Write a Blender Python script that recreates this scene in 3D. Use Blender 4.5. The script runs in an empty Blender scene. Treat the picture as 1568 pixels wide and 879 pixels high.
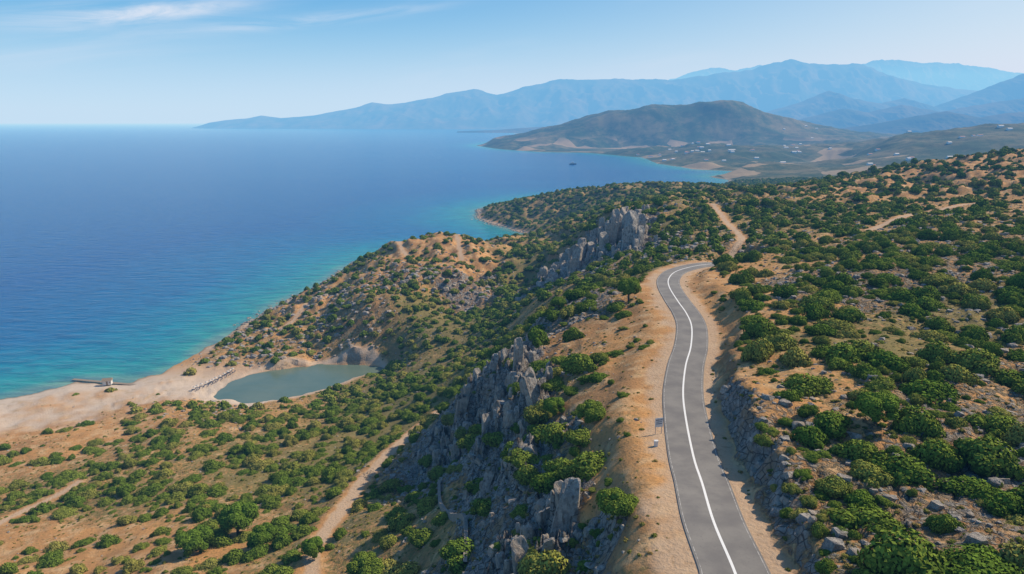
import bpy, math, random, bmesh
import numpy as np
from mathutils import Vector, Euler
rng=np.random.default_rng(7); random.seed(7)
# ---------------------------------------------------------------- survey helper
CAMH=120.; F=1059.; C,S=0.9728,0.2317
def P(u,v,h,Y=None):
    a=(u-784)/F; b=(439.5-v)/F; y=C+S*b; z=-S+C*b
    t=(h-CAMH)/z if Y is None else Y/y
    return (a*t,y*t,CAMH+z*t)
def PL(L): return np.array([P(*p) for p in L])
# ---------------------------------------------------------------- noise
def gnoise(x,y,seed=0):
    xi=np.floor(x).astype(np.int64); yi=np.floor(y).astype(np.int64)
    xf=x-xi; yf=y-yi
    def g(ix,iy,dx,dy):
        h=(ix*374761393+iy*668265263+seed*974634777)&0xffffffff
        h=((h^(h>>13))*1274126177)&0xffffffff
        h=(h^(h>>16))
        a=h*(2*math.pi/4294967296.)
        return np.cos(a)*dx+np.sin(a)*dy
    u=xf*xf*xf*(xf*(xf*6-15)+10); v=yf*yf*yf*(yf*(yf*6-15)+10)
    n0=g(xi,yi,xf,yf)*(1-u)+g(xi+1,yi,xf-1,yf)*u
    n1=g(xi,yi+1,xf,yf-1)*(1-u)+g(xi+1,yi+1,xf-1,yf-1)*u
    return (n0*(1-v)+n1*v)*1.5
def fbm(x,y,o=4,seed=0,ridged=False,gain=.5):
    r=0;a=1.
    for i in range(o):
        n=gnoise(x*2**i+i*17.3,y*2**i-i*9.1,seed+i)
        if ridged: n=1-2*np.abs(n)
        r=r+a*n; a*=gain
    return r
def sst(a,b,x):
    t=np.clip((x-a)/(b-a),0,1); return t*t*(3-2*t)
# ---------------------------------------------------------------- survey data
coast=PL([(u,v,0) for u,v in [(-60,625),(0,612),(60,598),(130,585),(200,585),(250,572),(300,541),(350,511),(400,482),(440,462),(490,441),(520,417),(545,404),(580,390),(640,383),(720,385),(765,383),(800,379),(830,372),(822,362),(790,354),(755,344),(730,334),(735,321),(770,312)]])[:,:2]
coast2=PL([(u,v,0) for u,v in [(1060,295),(1110,283),(1120,276),(1085,271),(1130,263),(1060,259),(1010,251),(980,241),(900,234),(830,233),(770,229),(728,223),(760,217)]])[:,:2]
land=np.array([(-600,-500),(-600,100),(-400,200),(-300,240)]+[tuple(p) for p in coast]+[(60,1150),(200,1190)]+[tuple(p) for p in coast2]+[(300,4500),(900,5200),(700,6600),(0,7600),(150,8200),(1500,9000),(900,12800),(900,20000),(40000,20000),(40000,-500)])
lag=PL([(u,v,0.3) for u,v in [(330,607),(350,590),(390,572),(440,563),(500,558),(560,556),(582,562),(575,575),(540,585),(490,598),(430,611),(370,617)]])[:,:2]
road_px=[(1160,1010,76.4),(1134,920,76.4),(1126,879,76.4),(1093,800,76.3),(1075,740,75.2),(1062,700,74.4),(1050,640,73.4),(1046,600,73.2),(1050,560,73.2),(1058,530,73.3),(1059,500,73.3),(1051,480,73.2),(1037,460,72.8),(1025,440,72),(1024,427,71.2),(1035,416,70.6),(1062,408,70),(1095,404,69.3),(1135,404,67)]
T=[(0,879,20),(0,800,12),(0,720,6),(0,660,2.5),(130,879,24),(150,780,14),(150,700,8),(150,640,3),(250,860,28),(260,740,16),(260,650,8),(330,640,6),(350,800,26),(400,700,16),(400,640,7),(480,850,36),(500,740,26),(520,640,13),(560,600,6),(600,680,26),(560,800,38),(620,879,44),(690,620,30),(600,590,10),(640,560,12),(700,560,25),(650,740,38),
(720,879,56),(830,879,62),(700,800,50),(760,780,58),(860,760,67),(900,700,68.5),(960,879,73),(710,670,44),(745,568,57),(760,640,57),(800,600,60),(850,600,66),(880,540,66),(800,540,58),(920,620,71),(950,560,71),(960,480,71),(940,660,72),(860,660,67),(770,700,55),
(860,470,64),(820,500,52),(780,520,42),(750,540,30),(700,530,18),(760,500,28),(830,450,46),(800,430,22),(870,430,46),(900,440,56),(960,430,66),(980,415,66),(890,415,48),(940,400,58),(1000,390,66),(870,395,40),(960,337,66),(900,355,55),(860,380,30),(1020,345,67),(1060,320,66),(1000,312,60),(900,330,35),
(930,296,40),(850,302,28),(780,312,14),(860,330,14),(870,350,16),(1000,303,45),(1100,300,50),(840,365,8),(1150,300,55),(1120,285,12),(1180,270,12),(1230,262,12),
(1400,290,75),(1568,260,88),(1568,300,82),(1400,330,80),(1568,400,83),(1400,420,81),(1300,400,79),(1250,450,79),(1200,400,76),(1150,420,74),(1200,340,73),(1100,380,69.5),(1568,500,81),(1568,640,79),(1568,879,81),(1400,500,80),(1400,640,79.5),(1400,780,80),(1400,879,80.5),(1270,879,78.5),(1250,780,79),(1240,690,80),(1200,600,79),(1250,560,79.5),(1110,540,76.8),(1150,480,77),(1300,700,80),(1100,440,75.5),(1072,425,73.5),
(450,553,3),(560,500,15),(640,440,27),(650,368,37.5),(590,384,31),(700,371,37),(760,386,30),(720,440,25),(540,420,18),(480,470,11),(400,520,4),(620,540,9),(700,480,16),(760,450,18),(560,560,2),(380,548,2.5),(600,470,23),
(330,607,.8),(390,572,.9),(500,556,1),(582,562,1.2),(490,600,1),(370,620,1.5),(300,600,1.3),(250,590,1.3),(440,590,.5),
(1100,240,12),(1200,240,15),(1300,225,20),(1050,225,30),(950,220,18),(1110,210,50)]
rp=[P(*p) for p in T]
for u,v in [(800,213),(850,203),(930,187),(1000,178),(1060,176),(1110,165),(1160,178),(1210,192),(1260,203),(1340,212)]:
    rp.append(P(u,v,0,3600))
# plateau crest, the valley behind it and the farther inland ridge
for q in [(1568,236,0,600),(1680,228,0,600),(1450,249,0,600),(1350,265,0,640),(1250,283,0,650),(1200,292,0,640),
          (1290,246,0,2200),(1320,234,0,2200),(1380,214,0,2200),(1450,205,0,2200),(1568,193,0,2200),(1750,182,0,2200)]:
    rp.append(P(*q))
rp+= [(x,y,1.2) for x,y in coast]+[(x,y,2) for x,y in coast2]
rp+= [(-200,60,28),(-80,40,45),(0,10,66),(-20,60,56),(12,40,72),(40,20,79),(120,20,83),(160,80,86),(220,150,88),(330,300,91),(700,600,96),(1200,900,80),(550,1700,12),(850,1750,14),(450,900,28),(600,1000,32),(850,1100,40),(700,1450,18),(1000,1500,30),(1300,1600,45),(1400,2700,40),(60,1080,5),(200,1130,8),
      (300,4550,6),(1000,4700,8),(1700,4700,10),(2400,4700,15),(2000,8000,10),(5000,8000,25),(10000,12000,30),(1500,12000,8),(4000,3000,60),(-300,200,15),(16000,15000,30)]
rp=np.array(rp)
def warp(x,y): D=y+40.; return x/D, np.log(D)
ps,pt=warp(rp[:,0],rp[:,1])
c2=.035**2
A=-np.sqrt((ps[:,None]-ps)**2+(pt[:,None]-pt)**2+c2)
n=len(ps); M=np.zeros((n+1,n+1)); M[:n,:n]=A-np.eye(n)*0.0008; M[:n,n]=1; M[n,:n]=1
sol=np.linalg.solve(M,np.append(rp[:,2],0))
# ---------------------------------------------------------------- grid
NS,NT_=1000,1080
S0,S1=-1.2,1.2; T0,T1=math.log(52.),math.log(15600.)
def mkgrid(ns,nt):
    s=np.linspace(S0,S1,ns); t=np.linspace(T0,T1,nt)
    SS,TT=np.meshgrid(s,t); D=np.exp(TT); return SS,TT,SS*D,D-40.
def lookup(arr,x,y):
    s,t=warp(x,np.maximum(y,-39)); nt,ns=arr.shape
    a=np.clip((s-S0)/(S1-S0)*(ns-1),0,ns-1.001); b=np.clip((t-T0)/(T1-T0)*(nt-1),0,nt-1.001)
    i=a.astype(int); j=b.astype(int); fa=a-i; fb=b-j
    return (arr[j,i]*(1-fa)+arr[j,i+1]*fa)*(1-fb)+(arr[j+1,i]*(1-fa)+arr[j+1,i+1]*fa)*fb
cS,cT,cX,cY=mkgrid(330,360)
Hc=np.full(cX.shape,sol[n])
for k in range(n): Hc-= sol[k]*np.sqrt((cS-ps[k])**2+(cT-pt[k])**2+c2)
def polysd(poly,x,y):
    d=np.full(x.shape,1e18); ins=np.zeros(x.shape,bool); m=len(poly)
    for k in range(m):
        ax,ay=poly[k]; bx,by=poly[(k+1)%m]; ex,ey=bx-ax,by-ay
        tt=np.clip(((x-ax)*ex+(y-ay)*ey)/(ex*ex+ey*ey+1e-9),0,1)
        d=np.minimum(d,(x-ax-tt*ex)**2+(y-ay-tt*ey)**2)
        if ay!=by:
            ins^=((ay>y)!=(by>y))&(x<(bx-ax)*(y-ay)/(by-ay)+ax)
    d=np.sqrt(d); return np.where(ins,d,-d)
def lined(pts,x,y):
    d=np.full(x.shape,1e18); zz=np.zeros(x.shape); sd=np.zeros(x.shape)
    for k in range(len(pts)-1):
        a=pts[k];b=pts[k+1]; ex,ey=b[0]-a[0],b[1]-a[1]
        tt=np.clip(((x-a[0])*ex+(y-a[1])*ey)/(ex*ex+ey*ey),0,1)
        dd=(x-a[0]-tt*ex)**2+(y-a[1]-tt*ey)**2
        m=dd<d; d=np.where(m,dd,d); zz=np.where(m,a[2]+(b[2]-a[2])*tt,zz)
        sd=np.where(m,ex*(y-a[1])-ey*(x-a[0]),sd)
    return np.sqrt(d),zz,sd   # sd>0 : left of line
def crom(pts,step):
    pts=np.array(pts); out=[]
    for k in range(len(pts)-1):
        p0=pts[max(k-1,0)];p1=pts[k];p2=pts[k+1];p3=pts[min(k+2,len(pts)-1)]
        m=max(2,int(np.linalg.norm(p2-p1)/step))
        for i in range(m):
            t=i/m; out.append(.5*((2*p1)+(-p0+p2)*t+(2*p0-5*p1+4*p2-p3)*t*t+(-p0+3*p1-3*p2+p3)*t**3))
    out.append(pts[-1]); return np.array(out)
sS,sT,sX,sY=mkgrid(520,600)
SDc=polysd(land,sX,sY)
SS,TT,X,Y=mkgrid(NS,NT_)
D=Y+40
H=lookup(Hc,X,Y)
dc=lookup(SDc,X,Y)
# vegetation / rock survey  (u,v,h,veg,rock)
V=[(50,700,6,.3,0),(100,735,10,.7,0),(200,750,16,.7,0),(150,830,22,.07,0),(40,860,18,.2,0),(260,690,10,.6,0),(380,690,14,.75,0),(330,790,26,.5,0),(450,720,22,1.,.1),(560,690,23,1.1,.1),(620,610,14,1.3,.1),(680,590,28,1.3,.1),(520,800,37,.75,0),(600,800,40,.6,.1),(640,860,46,.6,.3),(240,870,28,.15,0),(420,620,6,.5,.1),(150,660,4,.08,0),(20,650,3,.02,0),(330,640,6,.5,.45),(230,640,5,.25,.3),
(760,590,57,.15,1),(740,640,50,.15,1),(850,600,66,.5,.4),(880,750,67,.55,.8),(780,740,56,.45,.95),(740,820,54,.6,.7),(900,860,68,.6,.75),(840,840,63,.5,.95),(700,720,44,.5,.7),(830,680,62,.5,.8),(800,650,58,.5,.95),
(930,600,71,.04,.1),(960,500,71,.05,.05),(900,520,67,.25,.3),(980,700,73,.1,.1),(960,740,73,.15,.15),(1000,560,72,.02,0),(1000,820,74,.08,.1),(930,680,71,.3,.3),
(920,460,60,1.,.2),(840,470,55,.8,.45),(890,485,64,.65,.7),(790,500,40,.55,0),(740,540,28,.65,0),(700,500,15,1.2,0),(640,510,8,1.2,0),(600,540,5,.8,.2),
(560,500,14,.4,.5),(450,530,5,.45,.45),(650,400,30,.2,.25),(700,400,32,.2,.3),(750,440,20,.4,.7),(640,440,24,.35,.55),(690,455,22,.4,.7),(520,465,13,.35,.45),(800,430,22,1.2,.1),(830,410,30,1.,.2),(500,450,8,.35,.4),
(930,380,55,.2,1),(970,360,64,.15,1),(890,400,48,.25,1),(1050,350,66,.9,.1),(1000,330,63,.75,.3),(1010,385,66,.6,.6),
(850,320,20,.7,.1),(900,320,30,.75,0),(1200,340,74,.7,.25),(1200,430,78,.55,.65),(1300,450,79,.6,.65),(1500,400,82,.6,.6),(1450,480,80,1.,.5),(1350,540,80,1.,.4),(1200,530,79,.75,.2),(1200,590,79,.35,.35),(1400,640,79,.5,.65),(1550,600,79,.6,.6),(1300,760,79,.6,.6),(1200,700,78,.6,.6),(1450,780,80,.55,.65),(1550,720,80,.45,.7),(1400,870,80,.5,.6),(1250,870,78,.65,.55),(1300,640,79.5,.45,.5),(1400,290,75,.25,.05),(1500,265,85,.18,0),(1480,300,79,.35,.05),(1350,380,79,.55,.5),(1150,300,55,.85,0),(1250,290,62,.7,0),(1180,272,12,.9,0),(1100,560,77,.15,.2),(1090,450,75,.08,0),(1060,430,74,.02,0),(1120,500,76,.1,0),(1150,540,78.5,.35,.1),(1120,640,77,.15,.6),(1130,700,77,.25,.65),(1170,790,77,.35,.7),(1100,600,77,.1,.55)]
vp=PL([p[:3] for p in V]); vs,vt=warp(vp[:,0],vp[:,1])
jx=cS+.03*fbm(cS*14,cT*14,2,90); jt=cT+.03*fbm(cS*14,cT*14,2,95)
wsum=0;vv=0;rr=0
for k in range(len(V)):
    w=1/(((jx-vs[k])**2+(jt-vt[k])**2)**2+1e-8)
    wsum=wsum+w; vv=vv+w*V[k][3]; rr=rr+w*V[k][4]
VEG=lookup(vv/wsum,X,Y); ROC=lookup(rr/wsum,X,Y)
farf=sst(1000,2500,Y)
ROC=ROC*(1-farf)
# detail
inl=sst(0,20,dc)
H+= fbm(X/38,Y/38,3,3)*1.6*inl*(1-.5*sst(0,1,1-ROC)) + fbm(X/9,Y/9,3,9)*.38*inl
rm=np.clip(ROC*1.25-.15+.35*fbm(X/11,Y/11,3,31),0,1)*(1-farf)
scl=1+sst(200,450,Y)*1.2
rid=fbm(X/(7*scl),Y/(11*scl),4,41,True)
hr=sst(.72,.98,ROC)
H+= rm*(rid*(.7+1.1*hr)*scl-.4)+hr*rm*(fbm(X/16,Y/16,2,47,True)-.4)*3.4
stp=1.5*scl*(1+hr)
tf_=(.35+.4*hr)*rm
H=H*(1-tf_)+tf_*(np.floor(H/stp+.5*gnoise(X/5,Y/5,77))*stp+stp*sst(.55,1,(H/stp)%1))
hd=sst(330,420,Y)*(1-sst(800,1100,Y))
H+= hd*inl*(fbm(X/45,Y/45,5,55,True)-.6)*4.6
H+= sst(1000,1500,Y)*inl*(fbm(X/380,Y/380,6,61,True)-.5)*(5+10*farf)
# coast
dcn=dc+ fbm(X/(6+.03*D),Y/(6+.03*D),3,21)*np.minimum(.012*D,9)*sst(-60,0,-np.abs(dc)*.9)
rockcoast=sst(340,380,Y)
wd=26-14*rockcoast+farf*80
w=sst(0,1,dcn/wd)
H=np.where(dcn>0, H*w+(1-w)*np.clip(dcn*.09,0,3)+.1, np.maximum(dcn*.12,-25))
H=np.where((dcn>3),np.maximum(H,.35),H)
# lagoon
LM=(X>-150)&(X<-20)&(Y>230)&(Y<360)
sdl=np.full(X.shape,-99.); sdl[LM]=polysd(lag,X[LM],Y[LM])+1.5*fbm(X[LM]/8,Y[LM]/8,2,5)
H=H*(1-sst(-3,2.5,sdl))+(-.6)*sst(-3,2.5,sdl)
# road
road=crom([P(*p) for p in road_px],1.5)
def lined_grid(pts,R):
    pts=np.array(pts); m=(X>pts[:,0].min()-R)&(X<pts[:,0].max()+R)&(Y>pts[:,1].min()-R)&(Y<pts[:,1].max()+R)
    d=np.full(X.shape,999.);z=np.zeros(X.shape);s=np.zeros(X.shape)
    a,b,c=lined(pts,X[m],Y[m]); d[m]=a;z[m]=b;s[m]=c
    return d,z,s
RD,RZ,RS=lined_grid(road,30)
jn=.5*fbm(X/6,Y/6,3,70); jf=fbm(X/2.6,Y/2.6,3,73)
right=RS<0
farcut=sst(125,160,Y)
wR=sst(5.6,9.2+4*farcut,RD+jn*2.2+jf*.55); wL=sst(6.0,14,RD+jn)
wr=np.where(right,wR,wL)
H=np.where(RD<29,H*wr+(RZ-.07+.12*jn*sst(4.2,6,RD))*(1-wr),H)
shoulder=np.where(right,1-sst(5.0,6.6,RD+jn*1.6+jf*.3),(1-sst(4.2,7.5,RD+jn*5)))*(RD<29)
# paths
paths=[[(480,920,38),(480,856,35),(510,800,33),(560,735,30),(620,680,28),(660,645,28),(695,620,30),(706,600,34)],
[(-40,830,13),(0,800,12),(40,775,12),(80,755,12),(120,735,11)],
[(1085,322,66),(1110,350,67),(1135,375,68),(1118,392,69),(1098,403,69.3)],
[(610,385,29),(615,395,29),(625,408,27)],[(700,373,35),(707,397,33)],
[(430,500,8),(450,485,10),(470,470,10)],[(1330,350,79),(1400,330,80),(1480,318,80),(1568,310,82)]]
PM=np.zeros(X.shape); PD=np.full(X.shape,999.)
for p,wdt in zip(paths,[1.5,1.1,1.4,1.5,1.5,1.3,1.3]):
    pp=crom([P(*q) for q in p],3.); pp[:,2]=lookup(H,pp[:,0],pp[:,1])
    z=pp[:,2].copy()
    for _ in range(10): z[1:-1]=(z[:-2]+2*z[1:-1]+z[2:])/4
    pp[:,2]=z
    d,zz,_=lined_grid(pp,15)
    k=1-sst(wdt+.3,wdt+4.5,d); H=H*(1-k)+zz*k
    PM=np.maximum(PM,1-sst(wdt*.7,wdt*1.3,d+jn*.9+jf*.25)); PD=np.minimum(PD,d-wdt)
# sand mask
SD_=(1-sst(300,345,Y))*(1-sst(1.5,2.9+.5*(X<-140),H+.9*jn))*(dcn<75)*(X<-25)+sst(340,360,Y)*(1-farf)*(1-sst(.6,1.6,H))*.6
cove=((X+0)**2+(Y-690)**2<45**2)*(1-sst(1.5,3,H)); SD_=np.clip(np.maximum(SD_,cove),0,1)
SD_=np.maximum(SD_,.8*(1-sst(0,4,np.abs(sdl+2)))*(sdl<1.5))
VEG=VEG*(1-np.clip(SD_*1.5,0,1))*sst(0.2,2.2,PD)*np.where(RD<29,sst(6.2,8.5,RD+jn),1)*(1-sst(-4,-1,sdl))*sst(2,12,dcn)
# ---------------------------------------------------------------- node helpers
def newmat(name):
    m=bpy.data.materials.new(name); m.use_nodes=True; nt=m.node_tree; nt.nodes.clear()
    o=nt.nodes.new('ShaderNodeOutputMaterial'); return m,nt,o
def N(nt,ty,ins=None,**pr):
    nd=nt.nodes.new(ty)
    for k,v in pr.items(): setattr(nd,k,v)
    if ins:
        for k,v in ins.items():
            sk=nd.inputs[k]
            if isinstance(v,bpy.types.NodeSocket): nt.links.new(v,sk)
            else:
                if isinstance(v,tuple) and len(v)==3 and sk.type=='RGBA': v=v+(1,)
                sk.default_value=v
    return nd
def mixc(nt,f,a,b,bt='MIX'):
    nd=nt.nodes.new('ShaderNodeMix'); nd.data_type='RGBA'; nd.blend_type=bt
    for i,v in ((0,f),(6,a),(7,b)):
        if isinstance(v,bpy.types.NodeSocket): nt.links.new(v,nd.inputs[i])
        else: nd.inputs[i].default_value=(v+(1,)) if isinstance(v,tuple) else v
    return nd.outputs[2]
def math_(nt,op,a,b=None,cl=False):
    nd=nt.nodes.new('ShaderNodeMath'); nd.operation=op; nd.use_clamp=cl
    for i,v in ((0,a),(1,b)):
        if v is None: continue
        if isinstance(v,bpy.types.NodeSocket): nt.links.new(v,nd.inputs[i])
        else: nd.inputs[i].default_value=v
    return nd.outputs[0]
def mr(nt,v,a,b,c=0.,d=1.):
    nd=N(nt,'ShaderNodeMapRange',{'Value':v,'From Min':a,'From Max':b,'To Min':c,'To Max':d}); nd.interpolation_type='SMOOTHSTEP'; return nd.outputs[0]
def noise(nt,vec,sc,det=4,rough=.55,dist=0.):
    return N(nt,'ShaderNodeTexNoise',{'Vector':vec,'Scale':sc,'Detail':float(det),'Roughness':rough,'Distortion':dist}).outputs['Fac']
def simple(name,c,rough=.8,c2=None,sc=3.):
    m,nt,o=newmat(name); pos=N(nt,'ShaderNodeTexCoord').outputs['Object']
    cc=mixc(nt,noise(nt,pos,sc,5),c,c2 or tuple(x*.7 for x in c))
    bs=N(nt,'ShaderNodeBsdfPrincipled',{'Base Color':cc,'Roughness':rough}); nt.links.new(bs.outputs[0],o.inputs[0]); return m
# terrain
def terrain_mat():
    m,nt,o=newmat('terrain_ground')
    geo=N(nt,'ShaderNodeNewGeometry'); pos=geo.outputs['Position']
    a=N(nt,'ShaderNodeAttribute',attribute_name='mask'); sep=N(nt,'ShaderNodeSeparateColor',{'Color':a.outputs['Color']})
    rock,sand,path=sep.outputs; veg=a.outputs['Alpha']
    n1=noise(nt,pos,.035,5); n2=noise(nt,pos,.25,5); n3=noise(nt,pos,1.6,5,.65); n4=noise(nt,pos,.9,4,.6,.6)
    base=mixc(nt,mr(nt,n1,.35,.65),(.53,.275,.10),(.37,.195,.08))
    base=mixc(nt,mr(nt,n2,.45,.7),base,(.58,.375,.19))
    base=mixc(nt,mr(nt,n3,.5,.76),base,(.22,.14,.062))
    vegf=mr(nt,math_(nt,'ADD',math_(nt,'MULTIPLY',veg,.36),math_(nt,'MULTIPLY',n4,1.)),.6,.82)
    grn=mixc(nt,n3,(.085,.11,.028),(.22,.19,.07))
    base=mixc(nt,math_(nt,'MULTIPLY',vegf,.8),base,grn)
    nz=N(nt,'ShaderNodeSeparateXYZ',{'Vector':geo.outputs['Normal']}).outputs[2]
    slope=mr(nt,nz,.8,.5)
    vor=N(nt,'ShaderNodeTexVoronoi',{'Vector':pos,'Scale':.8,'Randomness':1.},feature='DISTANCE_TO_EDGE').outputs['Distance']
    rn=noise(nt,pos,.7,6,.7)
    rc=mixc(nt,mr(nt,rn,.3,.7),(.16,.15,.14),(.46,.43,.385))
    rc=mixc(nt,mr(nt,n2,.46,.74),rc,(.36,.25,.15))
    rc=mixc(nt,mr(nt,vor,0.,.08),(.08,.07,.06),rc)
    rf=mr(nt,math_(nt,'ADD',math_(nt,'ADD',math_(nt,'MULTIPLY',rock,.55),math_(nt,'MULTIPLY',math_(nt,'MULTIPLY',slope,rock),.6)),math_(nt,'MULTIPLY',n4,.5)),.52,.68)
    base=mixc(nt,rf,base,rc)
    bank=math_(nt,'MULTIPLY',slope,math_(nt,'SUBTRACT',1.,rf,True)); bkc=mixc(nt,rn,(.22,.125,.06),(.5,.32,.17))
    base=mixc(nt,bank,base,bkc)
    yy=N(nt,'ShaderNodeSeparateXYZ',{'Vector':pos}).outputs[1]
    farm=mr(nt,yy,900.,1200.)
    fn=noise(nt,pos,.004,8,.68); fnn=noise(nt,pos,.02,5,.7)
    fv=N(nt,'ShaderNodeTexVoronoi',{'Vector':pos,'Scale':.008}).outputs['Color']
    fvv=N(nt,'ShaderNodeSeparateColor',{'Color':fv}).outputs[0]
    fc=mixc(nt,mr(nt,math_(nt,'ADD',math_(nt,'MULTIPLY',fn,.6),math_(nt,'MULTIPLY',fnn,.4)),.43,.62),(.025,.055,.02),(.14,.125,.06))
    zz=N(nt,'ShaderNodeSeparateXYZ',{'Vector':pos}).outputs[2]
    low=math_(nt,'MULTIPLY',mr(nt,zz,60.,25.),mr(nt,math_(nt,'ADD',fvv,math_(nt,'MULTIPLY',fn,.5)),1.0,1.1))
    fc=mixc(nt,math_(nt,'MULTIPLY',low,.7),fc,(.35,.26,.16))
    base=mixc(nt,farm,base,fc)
    sc=mixc(nt,n3,(.49,.385,.285),(.62,.52,.42))
    sc=mixc(nt,mr(nt,n2,.5,.8),sc,(.41,.3,.19))
    sc=mixc(nt,mr(nt,zz,.45,.05),sc,(.25,.2,.14))
    base=mixc(nt,sand,base,sc)
    pc=mixc(nt,n3,(.40,.28,.175),(.57,.44,.32)); pc=mixc(nt,mr(nt,n4,.55,.75),pc,(.33,.23,.14))
    base=mixc(nt,math_(nt,'MULTIPLY',path,.85),base,pc)
    hgt=math_(nt,'ADD',math_(nt,'MULTIPLY',n3,.3),math_(nt,'MULTIPLY',math_(nt,'MULTIPLY',rn,math_(nt,'MAXIMUM',rf,bank)),1.8))
    bm=N(nt,'ShaderNodeBump',{'Height':hgt,'Distance':1.,'Strength':.9})
    bs=N(nt,'ShaderNodeBsdfPrincipled',{'Base Color':base,'Roughness':.95,'Normal':bm.outputs[0]}); bs.inputs['Specular IOR Level'].default_value=.15
    nt.links.new(bs.outputs[0],o.inputs[0]); return m
tm=terrain_mat()
def link(ob): bpy.context.scene.collection.objects.link(ob); return ob
def gridmesh(name,X,Y,Z,mat,facemask=None,mask=None,smooth=True):
    ny,nx=X.shape
    idx=np.arange(nx*ny).reshape(ny,nx)
    q=np.stack([idx[:-1,:-1],idx[:-1,1:],idx[1:,1:],idx[1:,:-1]],-1).reshape(-1,4)
    if facemask is not None: q=q[facemask.reshape(-1)]
    used=np.zeros(nx*ny,bool); used[q.reshape(-1)]=True
    rem=np.cumsum(used)-1; q=rem[q]
    co=np.stack([X,Y,Z],-1).reshape(-1,3)[used]
    me=bpy.data.meshes.new(name)
    me.vertices.add(len(co)); me.vertices.foreach_set('co',co.astype(np.float32).ravel())
    me.loops.add(len(q)*4); me.loops.foreach_set('vertex_index',q.astype(np.int32).ravel())
    me.polygons.add(len(q)); me.polygons.foreach_set('loop_start',np.arange(0,len(q)*4,4,dtype=np.int32))
    me.polygons.foreach_set('loop_total',np.full(len(q),4,np.int32))
    me.polygons.foreach_set('use_smooth',np.full(len(q),smooth))
    me.update(calc_edges=True)
    if mask is not None:
        ca=me.color_attributes.new('mask','FLOAT_COLOR','POINT')
        ca.data.foreach_set('color',mask.reshape(-1,4)[used].astype(np.float32).ravel())
    me.materials.append(mat)
    return link(bpy.data.objects.new(name,me))
mask=np.stack([np.clip(ROC,0,1)*(1-shoulder),SD_,np.maximum(PM,shoulder*.9),VEG],-1)
def fmean(a): return (a[:-1,:-1]+a[1:,1:]+a[1:,:-1]+a[:-1,1:])/4
keep=fmean(H)>-4
pf=(fmean(PM)>.5)&keep; sf=(fmean(SD_)>.5)&keep&~pf
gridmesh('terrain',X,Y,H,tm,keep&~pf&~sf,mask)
gridmesh('dirt_path',X,Y,H,tm,pf,mask)
gridmesh('sand_beach',X,Y,H,tm,sf,mask)
# ---------------------------------------------------------------- sea
def sea_mat(name,lagoon=False):
    m,nt,o=newmat(name)
    pos=N(nt,'ShaderNodeNewGeometry').outputs['Position']
    mp=N(nt,'ShaderNodeMapping',{'Vector':pos,'Rotation':(0,0,.5),'Scale':(.45,1.3,1.)}).outputs[0]
    w1=noise(nt,mp,.12,6,.6); w2=noise(nt,mp,.9,4,.6); w3=noise(nt,pos,.008,4,.5,1.)
    if lagoon:
        col=mixc(nt,noise(nt,pos,.06,4),(.075,.14,.115),(.17,.21,.15)); st=.08
    else:
        d=N(nt,'ShaderNodeAttribute',attribute_name='mask').outputs['Alpha']
        dd=math_(nt,'ADD',d,math_(nt,'MULTIPLY',math_(nt,'SUBTRACT',w3,.5),.2))
        r=N(nt,'ShaderNodeValToRGB',{'Fac':dd}); cr=r.color_ramp
        cr.elements[0].position=0; cr.elements[0].color=(.17,.33,.25,1)
        cr.elements[1].position=1; cr.elements[1].color=(.0,.082,.29,1)
        for p,c in ((.05,(.025,.31,.29)),(.18,(.0,.24,.33)),(.42,(.0,.14,.33))):
            e=cr.elements.new(p); e.color=c+(1,)
        col=mixc(nt,mr(nt,w1,.3,.7),r.outputs[0],(.0,.035,.14))
        col=mixc(nt,.5,col,r.outputs[0])
        mp2=N(nt,'ShaderNodeMapping',{'Vector':pos,'Rotation':(0,0,-.35),'Scale':(.12,1.,1.)}).outputs[0]
        slick=mr(nt,noise(nt,mp2,.006,5,.6,.5),.52,.72)
        col=mixc(nt,math_(nt,'MULTIPLY',slick,.35),col,(.02,.17,.34)); st=.6
    h=math_(nt,'ADD',math_(nt,'MULTIPLY',w1,2.4),math_(nt,'MULTIPLY',w2,.4))
    bm=N(nt,'ShaderNodeBump',{'Height':h,'Distance':1.,'Strength':st})
    bs=N(nt,'ShaderNodeBsdfPrincipled',{'Base Color':col,'Roughness':.18,'IOR':1.33,'Normal':bm.outputs[0]}); bs.inputs['Specular IOR Level'].default_value=.5 if lagoon else .24
    nt.links.new(bs.outputs[0],o.inputs[0]); return m
s=np.linspace(-2.6,2.2,420); t=np.linspace(math.log(45),math.log(90000),520)
gs,gt=np.meshgrid(s,t); gD=np.exp(gt); gX=gs*gD; gY=gD-40
gdc=polysd(land,gX,gY)
dep=np.clip(-gdc/230.,0,1)
m4=np.zeros(gX.shape+(4,)); m4[...,3]=dep
gridmesh('sea_water',gX,gY,np.zeros_like(gX),sea_mat('sea_water'),None,m4)
lx,ly=np.meshgrid(np.linspace(-150,-25,80),np.linspace(235,350,80))
gridmesh('lagoon_water',lx,ly,np.full(lx.shape,.22),sea_mat('lagoon_water',True),fmean(polysd(lag,lx,ly))>-7)
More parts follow.
